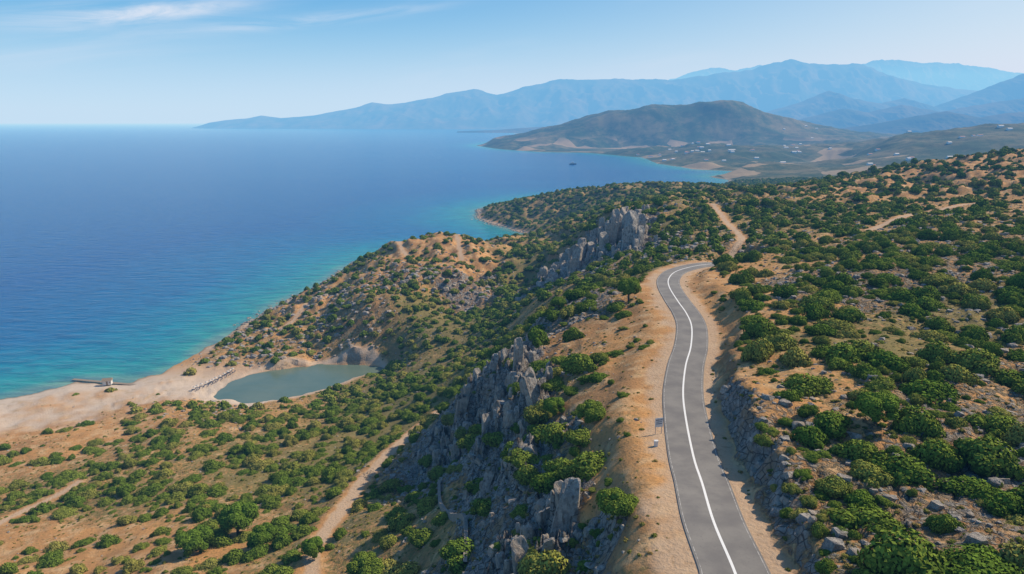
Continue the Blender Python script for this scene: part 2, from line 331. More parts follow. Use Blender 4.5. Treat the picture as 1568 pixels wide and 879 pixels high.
# ---------------------------------------------------------------- mountains
def mount_mat():
    m,nt,o=newmat('mountain_slopes'); pos=N(nt,'ShaderNodeNewGeometry').outputs['Position']
    c=mixc(nt,mr(nt,noise(nt,pos,.0015,8,.65),.35,.65),(.035,.05,.025),(.10,.09,.055))
    bs=N(nt,'ShaderNodeBsdfDiffuse',{'Color':c}); nt.links.new(bs.outputs[0],o.inputs[0]); return m
mm=mount_mat()
def ridge(name,L,Y0,Wf,Wb,seed,k=1.):
    pk=PL([(u,v,0,Y0) for u,v in L])
    xs=np.linspace(pk[0,0]-200,pk[-1,0],620); ys=np.linspace(Y0-Wf,Y0+Wb,150)
    gx,gy=np.meshgrid(xs,ys)
    wx=gx+ .12*Wf*fbm(gx/(Wf*.5),gy/(Wf*.5),3,seed+40)*sst(0,.3,np.abs(gy-Y0)/Wf)
    pkx=np.interp(wx,pk[:,0],pk[:,2],left=-40); dy=np.where(gy<Y0,(Y0-gy)/Wf,(gy-Y0)/Wb)
    wl=np.interp(gx,[pk[0,0],pk[0,0]+.25*(pk[-1,0]-pk[0,0])],[.25,1])
    p=np.clip(1-dy/wl,0,1)
    sp=fbm(gx/(Wf*.33),gy/(Wf*.55),6,seed,True,.52)
    z=pkx*p**1.05+pkx*(sp-.9)*.13*k*sst(0,.25,dy/wl)*np.minimum(1,4*p)+pkx*.02*fbm(gx/(Wf*.1),gy/(Wf*.1),3,seed+9)
    z=np.where(p<=0,-60,z-25*(1-p))
    gridmesh(name,gx,gy,z,mm)
ridge('mountain_range',[(305,193),(320,188),(345,184),(380,181),(400,177),(430,181),(480,177),(520,169),(545,165),(570,157),(600,160),(650,152),(690,142),(725,136),(760,146),(800,134),(860,121),(900,122),(940,121),(1030,122),(1100,113),(1150,106),(1180,98),(1210,91),(1240,97),(1270,98),(1320,97),(1360,115),(1420,130),(1500,140),(1568,145),(1750,150)],15000,2600,2500,100)
ridge('mountain_range',[(980,140),(1030,120),(1070,107),(1095,103),(1130,107),(1160,100),(1180,103),(1250,110),(1320,98),(1350,91),(1400,95),(1460,97),(1520,104),(1568,113),(1700,110)],24000,3500,2500,130)
ridge('mountain_range',[(1000,195),(1050,188),(1150,178),(1230,155),(1270,138),(1310,152),(1350,158),(1385,150),(1430,163),(1480,146),(1530,126),(1568,113),(1650,105)],10500,1700,1500,160)
ridge('mountain_range',[(1150,192),(1220,184),(1290,166),(1330,172),(1380,160),(1440,171),(1500,160),(1568,150),(1650,140)],8300,1200,1000,175)
ridge('hills',[(1250,200),(1300,195),(1350,188),(1400,178),(1450,170),(1500,180),(1540,173),(1600,170),(1700,165)],6300,900,900,190)
ridge('hills',[(700,201),(760,199),(800,196),(830,194),(850,197),(880,193),(900,188),(930,186),(960,190),(1000,196)],8500,500,500,220)
# ---------------------------------------------------------------- road
def strip(name,pts,offs,zo,mat,skirt=0.):
    pts=np.asarray(pts); tg=np.gradient(pts[:,:2],axis=0); tg/=np.linalg.norm(tg,axis=1)[:,None]
    nr=np.stack([tg[:,1],-tg[:,0]],-1)
    vs_=[];fs=[]
    prof=[(o_,zo) for o_ in offs]
    if skirt: prof=[(offs[0]-.15,zo-skirt)]+prof+[(offs[-1]+.15,zo-skirt)]
    m=len(prof)
    for i,p in enumerate(pts):
        for o_,z in prof: vs_.append((p[0]+nr[i,0]*o_,p[1]+nr[i,1]*o_,p[2]+z))
    for i in range(len(pts)-1):
        for j in range(m-1):
            a=i*m+j; fs.append((a,a+1,a+m+1,a+m))
    me=bpy.data.meshes.new(name); me.from_pydata(vs_,[],fs); me.materials.append(mat)
    return link(bpy.data.objects.new(name,me))
m,nt,o=newmat('asphalt'); pos=N(nt,'ShaderNodeNewGeometry').outputs['Position']
c=mixc(nt,mr(nt,noise(nt,pos,.25,6,.6),.3,.7),(.15,.14,.13),(.225,.21,.185)); c=mixc(nt,mr(nt,noise(nt,pos,3.,5,.7),.55,.8),c,(.12,.11,.105))
bs=N(nt,'ShaderNodeBsdfPrincipled',{'Base Color':c,'Roughness':.8}); nt.links.new(bs.outputs[0],o.inputs[0]); asph=m
m,nt,o=newmat('road_paint'); pos=N(nt,'ShaderNodeNewGeometry').outputs['Position']
c=mixc(nt,mr(nt,noise(nt,pos,4.,5,.7),.55,.8),(.8,.8,.77),(.4,.39,.37))
bs=N(nt,'ShaderNodeBsdfPrincipled',{'Base Color':c,'Roughness':.7}); nt.links.new(bs.outputs[0],o.inputs[0]); paint=m
m,nt,o=newmat('road_paint_worn'); pos=N(nt,'ShaderNodeNewGeometry').outputs['Position']
c=mixc(nt,mr(nt,noise(nt,pos,1.5,6,.7),.42,.6),(.5,.48,.44),(.22,.21,.19))
bs=N(nt,'ShaderNodeBsdfPrincipled',{'Base Color':c,'Roughness':.7}); nt.links.new(bs.outputs[0],o.inputs[0]); paint2=m
strip('road',road,[-3.5,-1.7,0,1.7,3.5],.05,asph,.2)
strip('road_center_line',road,[-.15,.15],.062,paint)
strip('road_edge_line',road,[-3.3,-3.22],.062,paint2); strip('road_edge_line',road,[3.22,3.3],.062,paint2)
# ---------------------------------------------------------------- foliage
def fol_mat(name,c1,c2,c3):
    m,nt,o=newmat(name)
    r=N(nt,'ShaderNodeObjectInfo').outputs['Random']; t=N(nt,'ShaderNodeAttribute',attribute_name='tint').outputs['Fac']
    rp_=N(nt,'ShaderNodeValToRGB',{'Fac':r}); cr=rp_.color_ramp
    cr.elements[0].color=c1+(1,); cr.elements[1].color=c3+(1,); e=cr.elements.new(.6); e.color=c2+(1,)
    c=mixc(nt,1.,rp_.outputs[0],mixc(nt,t,(.4,.45,.5),(2.2,2.05,1.5)),'MULTIPLY')  # tint scales leaf colour from cool shade to warm sunlit tone
    d=N(nt,'ShaderNodeBsdfDiffuse',{'Color':c}); nt.links.new(d.outputs[0],o.inputs[0])
    return m
shrubm=fol_mat('shrub_leaves',(.085,.145,.026),(.135,.185,.038),(.23,.225,.07))
scrubm=fol_mat('scrub_leaves',(.11,.135,.035),(.19,.175,.06),(.28,.20,.085))
treem=fol_mat('tree_leaves',(.085,.15,.026),(.10,.16,.03),(.12,.17,.035))
bark=simple('bark',(.12,.09,.06),.9,(.06,.045,.03),6.)
def leafcloud(seed,lobes,nleaf,ls,core=True,r0=.78):
    r=np.random.default_rng(seed)
    rad=lobes[:,3]; pr=rad**2/np.sum(rad**2)
    li=r.choice(len(lobes),nleaf*3,p=pr)
    d=r.normal(size=(nleaf*3,3)); d/=np.linalg.norm(d,axis=1)[:,None]; d[:,2]=np.where(d[:,2]<-.35,-d[:,2],d[:,2])
    rr_=(r0+(1.06-r0)*r.random(nleaf*3)**.7)
    p=lobes[li,:3]+d*(rad[li]*rr_)[:,None]
    inside=np.zeros(len(p),bool)
    for L in lobes: inside|=np.linalg.norm(p-L[:3],axis=1)<L[3]*.72
    k=(~inside)&(p[:,2]>.0); p=p[k][:nleaf]; d=d[k][:nleaf]
    nrm=d+r.normal(size=d.shape)*.38; nrm/=np.linalg.norm(nrm,axis=1)[:,None]
    a=np.cross(nrm,r.normal(size=d.shape)); a/=np.linalg.norm(a,axis=1)[:,None]; b=np.cross(nrm,a)
    sz=(ls*(.6+.8*r.random(len(p))))[:,None]
    q=np.stack([p-a*sz,p-b*sz*.6,p+a*sz,p+b*sz*.6],1).reshape(-1,3)
    f=np.arange(len(q)).reshape(-1,4)
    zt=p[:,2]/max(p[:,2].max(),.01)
    tint=np.repeat(np.clip(.2+.4*zt+.5*(r.random(len(p))-.4),0,1),4)  # sunlit tops painted in: lighter with height, plus random leaf tone
    vs_=[tuple(v) for v in q]; fs=[tuple(v) for v in f]; tl=list(tint)
    if core:
        for L in lobes:
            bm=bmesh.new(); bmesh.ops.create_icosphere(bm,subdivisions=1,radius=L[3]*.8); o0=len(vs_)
            for v in bm.verts: vs_.append((v.co.x+L[0],v.co.y+L[1],max(-.3,v.co.z+L[2]))); tl.append(.05)  # core gets a dark tint for the shade inside the foliage
            bm.verts.index_update()
            for ff in bm.faces: fs.append(tuple(v.index+o0 for v in ff.verts))
            bm.free()
    return vs_,fs,tl
def mkmesh(name,vs_,fs,tl,mat):
    me=bpy.data.meshes.new(name); me.from_pydata(vs_,[],fs)
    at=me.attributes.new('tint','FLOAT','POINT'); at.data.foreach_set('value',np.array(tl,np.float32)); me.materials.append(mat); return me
def shrub_mesh(name,seed,nleaf,ls,mat,flat=.62,nl=8):
    r=np.random.default_rng(seed); L=[(0,0,.12,.62)]
    for i in range(nl):
        a=r.random()*6.28; q=.3+.42*r.random(); L.append((q*math.cos(a),q*math.sin(a),.05+.28*r.random()*(1-q),.26+.2*r.random()))
    L=np.array(L); v,f,t=leafcloud(seed,L,nleaf,ls)
    v=[(x,y,z*flat*1.35) for x,y,z in v]; return mkmesh(name,v,f,t,mat)
def coll(name,meshes):
    c_=bpy.data.collections.new(name)
    for i,me in enumerate(meshes):
        ob=bpy.data.objects.new('%s_%02d'%(name,i),me); c_.objects.link(ob)
    return c_
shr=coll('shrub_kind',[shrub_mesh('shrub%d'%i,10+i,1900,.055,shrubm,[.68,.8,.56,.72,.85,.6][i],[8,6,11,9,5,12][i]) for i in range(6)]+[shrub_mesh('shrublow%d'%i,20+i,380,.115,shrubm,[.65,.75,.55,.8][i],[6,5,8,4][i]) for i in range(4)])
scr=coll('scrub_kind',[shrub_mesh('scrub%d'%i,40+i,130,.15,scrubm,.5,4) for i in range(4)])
def rock_mesh(name,seed,el=1.,mat=None,col=False):
    r=np.random.default_rng(seed); bm=bmesh.new(); bmesh.ops.create_icosphere(bm,subdivisions=4,radius=1.)
    co=np.array([v.co[:] for v in bm.verts])
    for i in range(16):
        d=r.normal(size=3); d/=np.linalg.norm(d)
        if col and i<9:
            a=i*.9+r.normal()*.2; d=np.array([math.cos(a),math.sin(a),r.normal()*.12]); d/=np.linalg.norm(d)
        elif i<6: d=np.eye(3)[i%3]*(1 if i<3 else -1)+r.normal(size=3)*.22; d/=np.linalg.norm(d)
        off=((.42+.2*r.random()) if (col and i<9) else (.55 if i<6 else .68)+.2*r.random()); e=co@d-off; co=co-np.where(e>0,e,0)[:,None]*d
    co*=1+.05*gnoise(co[:,0]*3+co[:,2]*2+seed,co[:,1]*3-co[:,2],seed)[:,None]+.03*gnoise(co[:,0]*8+co[:,2]*5,co[:,1]*8-co[:,2]*4,seed)[:,None]
    co[:,2]*=el
    for v,c_ in zip(bm.verts,co): v.co=c_
    me=bpy.data.meshes.new(name); bm.to_mesh(me); bm.free(); me.materials.append(mat); return me
m,nt,o=newmat('limestone_rock')
rd=N(nt,'ShaderNodeObjectInfo').outputs['Random']; pos=N(nt,'ShaderNodeNewGeometry').outputs['Position']
n1=noise(nt,pos,1.1,6,.7); mp=N(nt,'ShaderNodeMapping',{'Vector':pos,'Scale':(1.,1.,.22)}).outputs[0]; n2=noise(nt,mp,1.8,5,.65)
c=mixc(nt,mr(nt,n1,.3,.7),(.20,.195,.185),(.49,.46,.415)); c=mixc(nt,mr(nt,n2,.5,.7),c,(.09,.083,.075)); c=mixc(nt,math_(nt,'MULTIPLY',rd,.4),c,(.44,.33,.22))
bmn=N(nt,'ShaderNodeBump',{'Height':math_(nt,'ADD',n2,n1),'Distance':.6,'Strength':1.})
bs=N(nt,'ShaderNodeBsdfPrincipled',{'Base Color':c,'Roughness':.9,'Normal':bmn.outputs[0]}); nt.links.new(bs.outputs[0],o.inputs[0]); rockm=m
rks=coll('rock_kind',[rock_mesh('rock%d'%i,60+i,[.6,.75,.9,1.9,2.4,2.9][i],rockm,i>2) for i in range(6)])
def scatter(name,co,rot,scl,idx,cl):
    me=bpy.data.meshes.new(name); me.vertices.add(len(co)); me.vertices.foreach_set('co',np.asarray(co,np.float32).ravel())
    a=me.attributes.new('rot','FLOAT_VECTOR','POINT'); a.data.foreach_set('vector',np.asarray(rot,np.float32).ravel())
    a=me.attributes.new('scl','FLOAT_VECTOR','POINT'); a.data.foreach_set('vector',np.asarray(scl,np.float32).ravel())
    a=me.attributes.new('idx','INT','POINT'); a.data.foreach_set('value',np.asarray(idx,np.int32))
    ob=link(bpy.data.objects.new(name,me))
    ng=bpy.data.node_groups.new(name,'GeometryNodeTree')
    ng.interface.new_socket('Geometry',in_out='INPUT',socket_type='NodeSocketGeometry'); ng.interface.new_socket('Geometry',in_out='OUTPUT',socket_type='NodeSocketGeometry')
    gi=ng.nodes.new('NodeGroupInput'); go=ng.nodes.new('NodeGroupOutput'); ip=ng.nodes.new('GeometryNodeInstanceOnPoints')
    ci=ng.nodes.new('GeometryNodeCollectionInfo'); ci.inputs['Collection'].default_value=cl; ci.inputs['Separate Children'].default_value=True; ci.inputs['Reset Children'].default_value=True
    def na(nm,ty):
        x_=ng.nodes.new('GeometryNodeInputNamedAttribute'); x_.data_type=ty; x_.inputs['Name'].default_value=nm
        return [q for q in x_.outputs if q.enabled and q.name=='Attribute'][0]
    e=ng.nodes.new('FunctionNodeEulerToRotation'); L=ng.links.new
    L(na('rot','FLOAT_VECTOR'),e.inputs[0]); L(e.outputs[0],ip.inputs['Rotation']); L(na('scl','FLOAT_VECTOR'),ip.inputs['Scale']); L(na('idx','INT'),ip.inputs['Instance Index'])
    ip.inputs['Pick Instance'].default_value=True
    L(gi.outputs[0],ip.inputs['Points']); L(ci.outputs[0],ip.inputs['Instance']); L(ip.outputs[0],go.inputs[0])
    md=ob.modifiers.new('inst','NODES'); md.node_group=ng; return ob
def darts(x,y,r,f=.8):
    g={}; keep=[]; cs=9.
    for i in range(len(x)):
        cx,cy=int(x[i]//cs),int(y[i]//cs); ok=True
        for ax in (cx-1,cx,cx+1):
            for ay in (cy-1,cy,cy+1):
                for j in g.get((ax,ay),()):
                    if (x[i]-x[j])**2+(y[i]-y[j])**2<(f*(r[i]+r[j]))**2: ok=False;break
                if not ok:break
            if not ok:break
        if ok: g.setdefault((cx,cy),[]).append(i); keep.append(i)
    return np.array(keep,int)
# trees (individual)
def tube(vs_,fs,p0,p1,r0,r1,k=8):
    p0=Vector(p0);p1=Vector(p1); d=(p1-p0).normalized(); a=d.orthogonal().normalized(); b=d.cross(a); o0=len(vs_)
    for p,r in ((p0,r0),(p1,r1)):
        for i in range(k): vs_.append(tuple(p+(a*math.cos(6.283*i/k)+b*math.sin(6.283*i/k))*r))
    for i in range(k): fs.append((o0+i,o0+(i+1)%k,o0+k+(i+1)%k,o0+k+i))
def tree_mesh(name,seed,R,Ht):
    r=np.random.default_rng(seed); tv=[];tf=[]; th=Ht*.35
    tube(tv,tf,(0,0,-.6),(.1,.05,th),.28,.2); L=[]
    for i in range(9):
        a=i*6.283/9+r.random()*.6; q=R*(.35+.35*r.random()) if i<8 else 0; z=Ht*(.5+.25*r.random()) if i<8 else Ht*.78
        c_=(q*math.cos(a),q*math.sin(a),z); L.append(c_+(R*(.34+.16*r.random()),)); tube(tv,tf,(.1,.05,th*.9),c_,.13,.04,6)
    for i in range(7):
        a=r.random()*6.283; q=R*(.5+.3*r.random()); L.append((q*math.cos(a),q*math.sin(a),Ht*(.28+.3*r.random()),R*(.2+.12*r.random())))
    v,f,t=leafcloud(seed,np.array(L),7000,.16,True,.7)
    n0=len(tv); vs_=tv+v; fs=tf+[tuple(i+n0 for i in q) for q in f]
    me=mkmesh(name,vs_,fs,[.5]*n0+t,treem); me.materials.append(bark)
    for i in range(len(tf)): me.polygons[i].material_index=1
    return me
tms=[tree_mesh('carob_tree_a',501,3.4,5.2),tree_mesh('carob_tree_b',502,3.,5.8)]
tr_xy=[]
for i,(u,v,h,s_) in enumerate([(300,845,28,1.2),(365,820,28,1.45),(402,838,31,.9),(1338,662,79.5,1.0),(855,480,63,.8),(962,480,68,1.2),(905,645,70,.8),(848,640,64,.8),(945,815,71,.8),(700,600,34,1.),(560,880,42,1.),(480,860,35.5,.8)]):
    px_,py_,_=P(u,v,h); zz_=float(lookup(H,np.array([px_]),np.array([py_]))[0])
    ob=link(bpy.data.objects.new('carob_tree',tms[i%2])); ob.location=(px_,py_,zz_-.2); ob.scale=(s_,s_,s_*(.8+.2*(i%3)/2)); ob.rotation_euler=(0,0,i*1.7); tr_xy.append((px_,py_))
# shrubs
nC=380000
x=rng.uniform(-320,800,nC); y=38+rng.random(nC)**1.15*1300
inside=(np.abs(x/(y+40))<1.05); x=x[inside];y=y[inside]
ve=lookup(VEG,x,y); cl_=fbm(x/22,y/22,3,200)*.5+.5
ve2=ve*(.2+1.5*sst(.35,.67,cl_)); hh=lookup(H,x,y)
acc=(rng.random(len(x))<ve2*.72)&(hh>1.2)&(lookup(RD,x,y)>7.8); x=x[acc];y=y[acc]
r=.65+3.3*rng.random(len(x))**1.9+ (y>350)*.5
r*=np.where(x<-10,.92,1.08)
rt=lookup(RD,x,y); r=np.where(rt<13,np.minimum(r,1.2),r)
pd_=lookup(PD,x,y); r=np.minimum(r,np.maximum(.5,pd_*.8))
for a_,b_ in tr_xy: r=np.where((x-a_)**2+(y-b_)**2<16,.6,r)
k=np.argsort(-r+rng.random(len(r))*2.2); x,y,r=x[k],y[k],r[k]
k=darts(x,y,r,.67); x,y,r=x[k],y[k],r[k]; z=lookup(H,x,y)
n_=len(x); nshr=n_
ix=np.where(y<260,rng.integers(0,6,n_),rng.integers(6,10,n_))
scatter('shrubs',np.stack([x,y,z-.12*r],-1),np.stack([rng.normal(0,.08,n_),rng.normal(0,.08,n_),rng.random(n_)*6.28],-1),np.stack([r*(.9+.3*rng.random(n_)),r*(.9+.3*rng.random(n_)),r*(.8+.5*rng.random(n_))],-1),ix,shr)
# small scrub tufts
x=rng.uniform(-260,320,100000); y=38+rng.random(100000)**1.3*330
ve=lookup(VEG,x,y)
acc=(np.abs(x/(y+40))<1.05)&(rng.random(len(x))<.17+.8*ve)&(lookup(RD,x,y)>5.)&(lookup(PD,x,y)>.2)&(lookup(SD_,x,y)<.3)&(lookup(dcn,x,y)>6)&(lookup(sdl,x,y)<-3)
x=x[acc];y=y[acc]; z=lookup(H,x,y); n_=len(x); r=.14+.5*rng.random(n_)**2.2; nscr=n_
scatter('dry_scrub',np.stack([x,y,z-.03],-1),np.stack([0*x,0*x,rng.random(n_)*6.28],-1),np.stack([r,r,r],-1),rng.integers(0,4,n_),scr)
# rocks
x=rng.uniform(-260,420,300000); y=38+rng.random(300000)**1.2*600
ro=lookup(rm,x,y)
acc=(np.abs(x/(y+40))<1.05)&(rng.random(len(x))<ro*.36+.012)&(lookup(RD,x,y)>7.)&(lookup(PD,x,y)>1)&(lookup(dcn,x,y)>3)&(lookup(sdl,x,y)<-3)&(lookup(SD_,x,y)<.4)
x=x[acc];y=y[acc]; rr_=lookup(ROC,x,y); hi=sst(.75,.98,rr_); mid=sst(.2,.5,rr_)
r=.2+(.3+.75*mid+1.5*hi)*rng.random(len(x))**2.+hi*.5; r*=1+sst(220,350,y)*.8
k=np.argsort(-r+rng.random(len(r))*1.5); x,y,r,rr_=x[k],y[k],r[k],rr_[k]
k=darts(x,y,r,.42); x,y,r,rr_=x[k],y[k],r[k],rr_[k]; z=lookup(H,x,y); n_=len(x); nrk=n_
tall=(rng.random(n_)<sst(.65,.9,rr_)*.9); ix=np.where(tall,rng.integers(3,6,n_),rng.integers(0,3,n_))
sk_=np.where(tall,.75,.1)
scatter('limestone_rocks',np.stack([x,y,z-sk_*r],-1),np.stack([rng.normal(-.08,.12,n_),rng.normal(.08,.12,n_),.5+rng.normal(0,.5,n_)],-1),np.stack([r*(.8+.5*rng.random(n_)),r*(.8+.5*rng.random(n_)),r*(.65+.5*rng.random(n_))],-1),ix,rks)
# shoreline boulders
cp=crom([(p[0],p[1],0) for p in coast],2.); cp=cp[(cp[:,1]>395)&(cp[:,1]<1000)]
k=rng.integers(0,len(cp),1500); x=cp[k,0]+rng.normal(0,3.5,1500); y=cp[k,1]+rng.normal(0,3.5,1500); z=np.maximum(lookup(H,x,y),-.5); r=.4+1.5*rng.random(1500)**2.5
ok=z<4; x,y,z,r=x[ok],y[ok],z[ok],r[ok]; n_=len(x)
scatter('shore_boulders',np.stack([x,y,z],-1),rng.normal(0,.5,(n_,3)),np.stack([r,r*.9,r*.8],-1),rng.integers(0,3,n_),rks)
print('COUNTS shrubs',nshr,'scrub',nscr,'rocks',nrk)
# ---------------------------------------------------------------- small built things
white=simple('white_plaster',(.8,.79,.76)); roofm=simple('terracotta',(.4,.17,.09)); woodm=simple('weathered_wood',(.32,.25,.18)); metal=simple('grey_metal',(.35,.35,.36),.5)
blue=simple('blue_paint',(.03,.06,.12),.5); canvas=simple('umbrella_canvas',(.62,.58,.52)); stone=simple('dry_stone',(.36,.32,.27),.9,(.15,.13,.11),2.); lounger=simple('lounger_fabric',(.12,.14,.18))
def hz(x_,y_): return float(lookup(H,np.array([x_]),np.array([y_]))[0])
def boxes(name,L,mats,parent=None,loc=(0,0,0),rz=0.,bev=.02):
    bm=bmesh.new()
    for (cx,cy,cz,sx_,sy_,sz_,mi) in L:
        g=bmesh.ops.create_cube(bm,size=1.)
        for v in g['verts']: v.co=(v.co.x*sx_+cx,v.co.y*sy_+cy,v.co.z*sz_+cz)
        for f_ in {f_ for v in g['verts'] for f_ in v.link_faces}: f_.material_index=mi
    me=bpy.data.meshes.new(name); bm.to_mesh(me); bm.free()
    for q in mats: me.materials.append(q)
    ob=link(bpy.data.objects.new(name,me)); ob.location=loc; ob.rotation_euler=(0,0,rz)
    if parent: ob.parent=parent
    md=ob.modifiers.new('bevel','BEVEL'); md.width=bev; md.segments=1
    return ob
def rawmesh(name,v,f,mats,mi=None,parent=None,loc=(0,0,0),rz=0.):
    me=bpy.data.meshes.new(name); me.from_pydata(v,[],f)
    for q in mats: me.materials.append(q)
    if mi:
        for i,k_ in enumerate(mi): me.polygons[i].material_index=k_
    ob=link(bpy.data.objects.new(name,me)); ob.location=loc; ob.rotation_euler=(0,0,rz)
    if parent: ob.parent=parent
    return ob
# road sign
sx_,sy_,_=P(1008,668,73.4); sz_=hz(sx_,sy_)
e=link(bpy.data.objects.new('road_sign',None)); e.location=(sx_,sy_,sz_); e.rotation_euler=(0,0,.25)
boxes('panel',[(0,0,1.9,1.3,.05,1.5,0),(0,-.03,2.3,1.1,.012,.12,1),(0,-.03,2.0,.9,.012,.1,1),(0,-.03,1.7,1.,.012,.1,1)],[white,blue],e)
boxes('posts',[(-.5,.05,1.1,.08,.08,2.6,0),(.5,.05,1.1,.08,.08,2.6,0)],[metal],e)
sx_,sy_,_=P(1004,690,73.4); boxes('concrete_marker',[(0,0,.35,.5,.4,.9,0),(0,0,.86,.6,.5,.12,0)],[white],None,(sx_,sy_,hz(sx_,sy_)))
# jetty + hut
jx0,jy0,_=P(235,594,0); jx1,jy1,_=P(112,583,0)
jl=math.hypot(jx1-jx0,jy1-jy0); ja=math.atan2(jy1-jy0,jx1-jx0)
L=[(jl/2,0,.75,jl,1.8,.12,0)]+[(i*2.+.5,s__*.75,.2,.16,.16,1.3,0) for i in range(int(jl/2)) for s__ in (-1,1)]
boxes('wooden_jetty',L,[woodm],None,(jx0,jy0,0),ja)
hx,hy,_=P(165,588,1.); e=link(bpy.data.objects.new('beach_hut',None)); e.location=(hx,hy,max(hz(hx,hy),.85)); e.rotation_euler=(0,0,.3)
boxes('walls',[(0,0,1.1,3.6,2.6,2.2,0),(0,-1.31,.95,.8,.03,1.8,1),(1.2,-1.31,1.3,.6,.03,.6,1)],[white,woodm],e)
rawmesh('roof',[(-2.1,-1.7,2.1),(2.1,-1.7,2.1),(2.1,1.7,2.1),(-2.1,1.7,2.1),(-2.1,0,3.1),(2.1,0,3.1)],[(0,1,5,4),(2,3,4,5),(0,4,3),(1,2,5),(0,3,2,1)],[woodm],None,e)
# umbrellas (one row)
v=[];f=[];mi=[]
def umb(ox,oy,oz):
    tube(v,f,(ox,oy,oz),(ox,oy,oz+2.1),.04,.03,6); mi.extend([1]*6); o0=len(v)
    for i in range(10): v.append((ox+.8*math.cos(i*.6283),oy+.8*math.sin(i*.6283),oz+1.85-.06*(i%2)))
    v.append((ox,oy,oz+2.25))
    for i in range(10): f.append((o0+i,o0+(i+1)%10,o0+10)); mi.append(0)
    for sx__ in (-.9,.9):
        o0=len(v)
        for (a_,b_,c_) in [(-.25,-.9,.28),(.25,-.9,.28),(.25,.4,.28),(-.25,.4,.28),(-.25,.9,.7),(.25,.9,.7)]: v.append((ox+a_+sx__,oy+b_-.3,oz+c_))
        f.append((o0,o0+1,o0+2,o0+3)); f.append((o0+3,o0+2,o0+5,o0+4)); mi.extend([2,2])
a0=P(298,598,1.2);a1=P(358,568,1.2)
for i in range(12):
    t_=(i+.25*math.sin(i*5.))/11; ux=a0[0]+(a1[0]-a0[0])*t_; uy=a0[1]+(a1[1]-a0[1])*t_
    umb(ux,uy,hz(ux,uy))
rawmesh('beach_umbrellas',v,f,[canvas,metal,lounger],mi)
# ferry
bx,by,_=P(877,252,0); e=link(bpy.data.objects.new('passenger_boat',None)); e.location=(bx,by,0); e.rotation_euler=(0,0,.2); e.scale=(1.15,1.15,1.3)
hv=[];hf=[]
secs=[(-9,1.6,2.0),(-5,2.4,1.9),(2,2.5,2.0),(6,1.7,2.4),(9.5,.08,3.0)]
for (a_,w_,t_) in secs:
    for (yy_,zz_) in ((-w_,t_),(-w_*.75,-.3),(0,-.8),(w_*.75,-.3),(w_,t_)): hv.append((a_,yy_,zz_))
for i in range(4):
    for j in range(4): a_=i*5+j; hf.append((a_,a_+5,a_+6,a_+1))
    hf.append((i*5+4,i*5+9,i*5+5,i*5))
hf.append((0,1,2,3,4))
rawmesh('hull',hv,hf,[blue],None,e)
boxes('cabin',[(-1.5,0,3.,9,3.6,2.,0),(-1.,0,4.7,5.5,3.,1.4,0),(-1,0,6.2,.3,.3,1.8,0),(-1.5,-1.82,3.2,8,.03,.7,1),(-1.5,1.82,3.2,8,.03,.7,1)],[white,blue],e)
# stone wall
wp=crom([P(*q) for q in [(672,722,46),(674,760,48),(690,785,50),(712,800,53),(712,850,57)]],1.2); wp[:,2]=lookup(H,wp[:,0],wp[:,1])
for _ in range(8): wp[1:-1,2]=(wp[:-2,2]+2*wp[1:-1,2]+wp[2:,2])/4
v=[];f=[]; tg=np.gradient(wp[:,:2],axis=0); tg/=np.linalg.norm(tg,axis=1)[:,None]
for i,p in enumerate(wp):
    nx_,ny_=tg[i,1],-tg[i,0]; h_=1.0+.25*gnoise(np.array([i*.7]),np.array([3.]),3)[0]
    for (o_,z_) in ((-.4,-1.6),(-.3,h_),(.3,h_+.08),(.4,-1.6)): v.append((p[0]+nx_*o_,p[1]+ny_*o_,p[2]+z_))
for i in range(len(wp)-1):
    for j in range(3): a_=i*4+j; f.append((a_,a_+4,a_+5,a_+1))
rawmesh('dry_stone_wall',v,f,[stone])
# distant village
v=[];f=[];mi=[]
r=np.random.default_rng(5)
spots=[(r.choice([1110,1080,1180,1230,1010,1060])+r.normal()*25,236+r.normal()*8,12) for i in range(60)]+[(r.uniform(1330,1560),r.uniform(215,240),60) for i in range(26)]
for u,vv_,h0 in spots:
    px_,py_,_=P(u,vv_,h0)
    g=hz(px_,py_)
    if g<2: continue
    w_,d_,h_=5+r.random()*6,5+r.random()*4,3+2*r.random(); o0=len(v)
    for (a_,b_,c_) in [(-w_,-d_,-2),(w_,-d_,-2),(w_,d_,-2),(-w_,d_,-2),(-w_,-d_,h_),(w_,-d_,h_),(w_,d_,h_),(-w_,d_,h_),(-w_,0,h_+1.5),(w_,0,h_+1.5)]: v.append((px_+a_*.7,py_+b_*.7,g+c_))
    f+= [tuple(o0+k_ for k_ in q) for q in [(0,1,5,4),(1,2,6,9,5),(2,3,7,6),(3,0,4,8,7),(4,5,9,8),(6,7,8,9)]]; rm_=1 if r.random()<.35 else 0; mi+=[0,0,0,0,rm_,rm_]
rawmesh('distant_village',v,f,[white,roofm],mi)
# ---------------------------------------------------------------- world / haze / light
az,el=math.radians(65),math.radians(40)
sd=Vector((math.sin(az)*math.cos(el),math.cos(az)*math.cos(el),math.sin(el)))
w=bpy.data.worlds.new('World'); bpy.context.scene.world=w; w.use_nodes=True; nt=w.node_tree; nt.nodes.clear()
o=nt.nodes.new('ShaderNodeOutputWorld'); bg=nt.nodes.new('ShaderNodeBackground')
sk=nt.nodes.new('ShaderNodeTexSky'); sk.sky_type='NISHITA'; sk.sun_disc=False; sk.sun_elevation=el; sk.sun_rotation=az; sk.altitude=100; sk.air_density=1.; sk.dust_density=1.; sk.ozone_density=2.
tc=N(nt,'ShaderNodeTexCoord').outputs['Generated']
sx=N(nt,'ShaderNodeSeparateXYZ',{'Vector':tc})
azn=math_(nt,'ARCTAN2',sx.outputs[0],sx.outputs[1]); eln=math_(nt,'ARCSINE',sx.outputs[2])
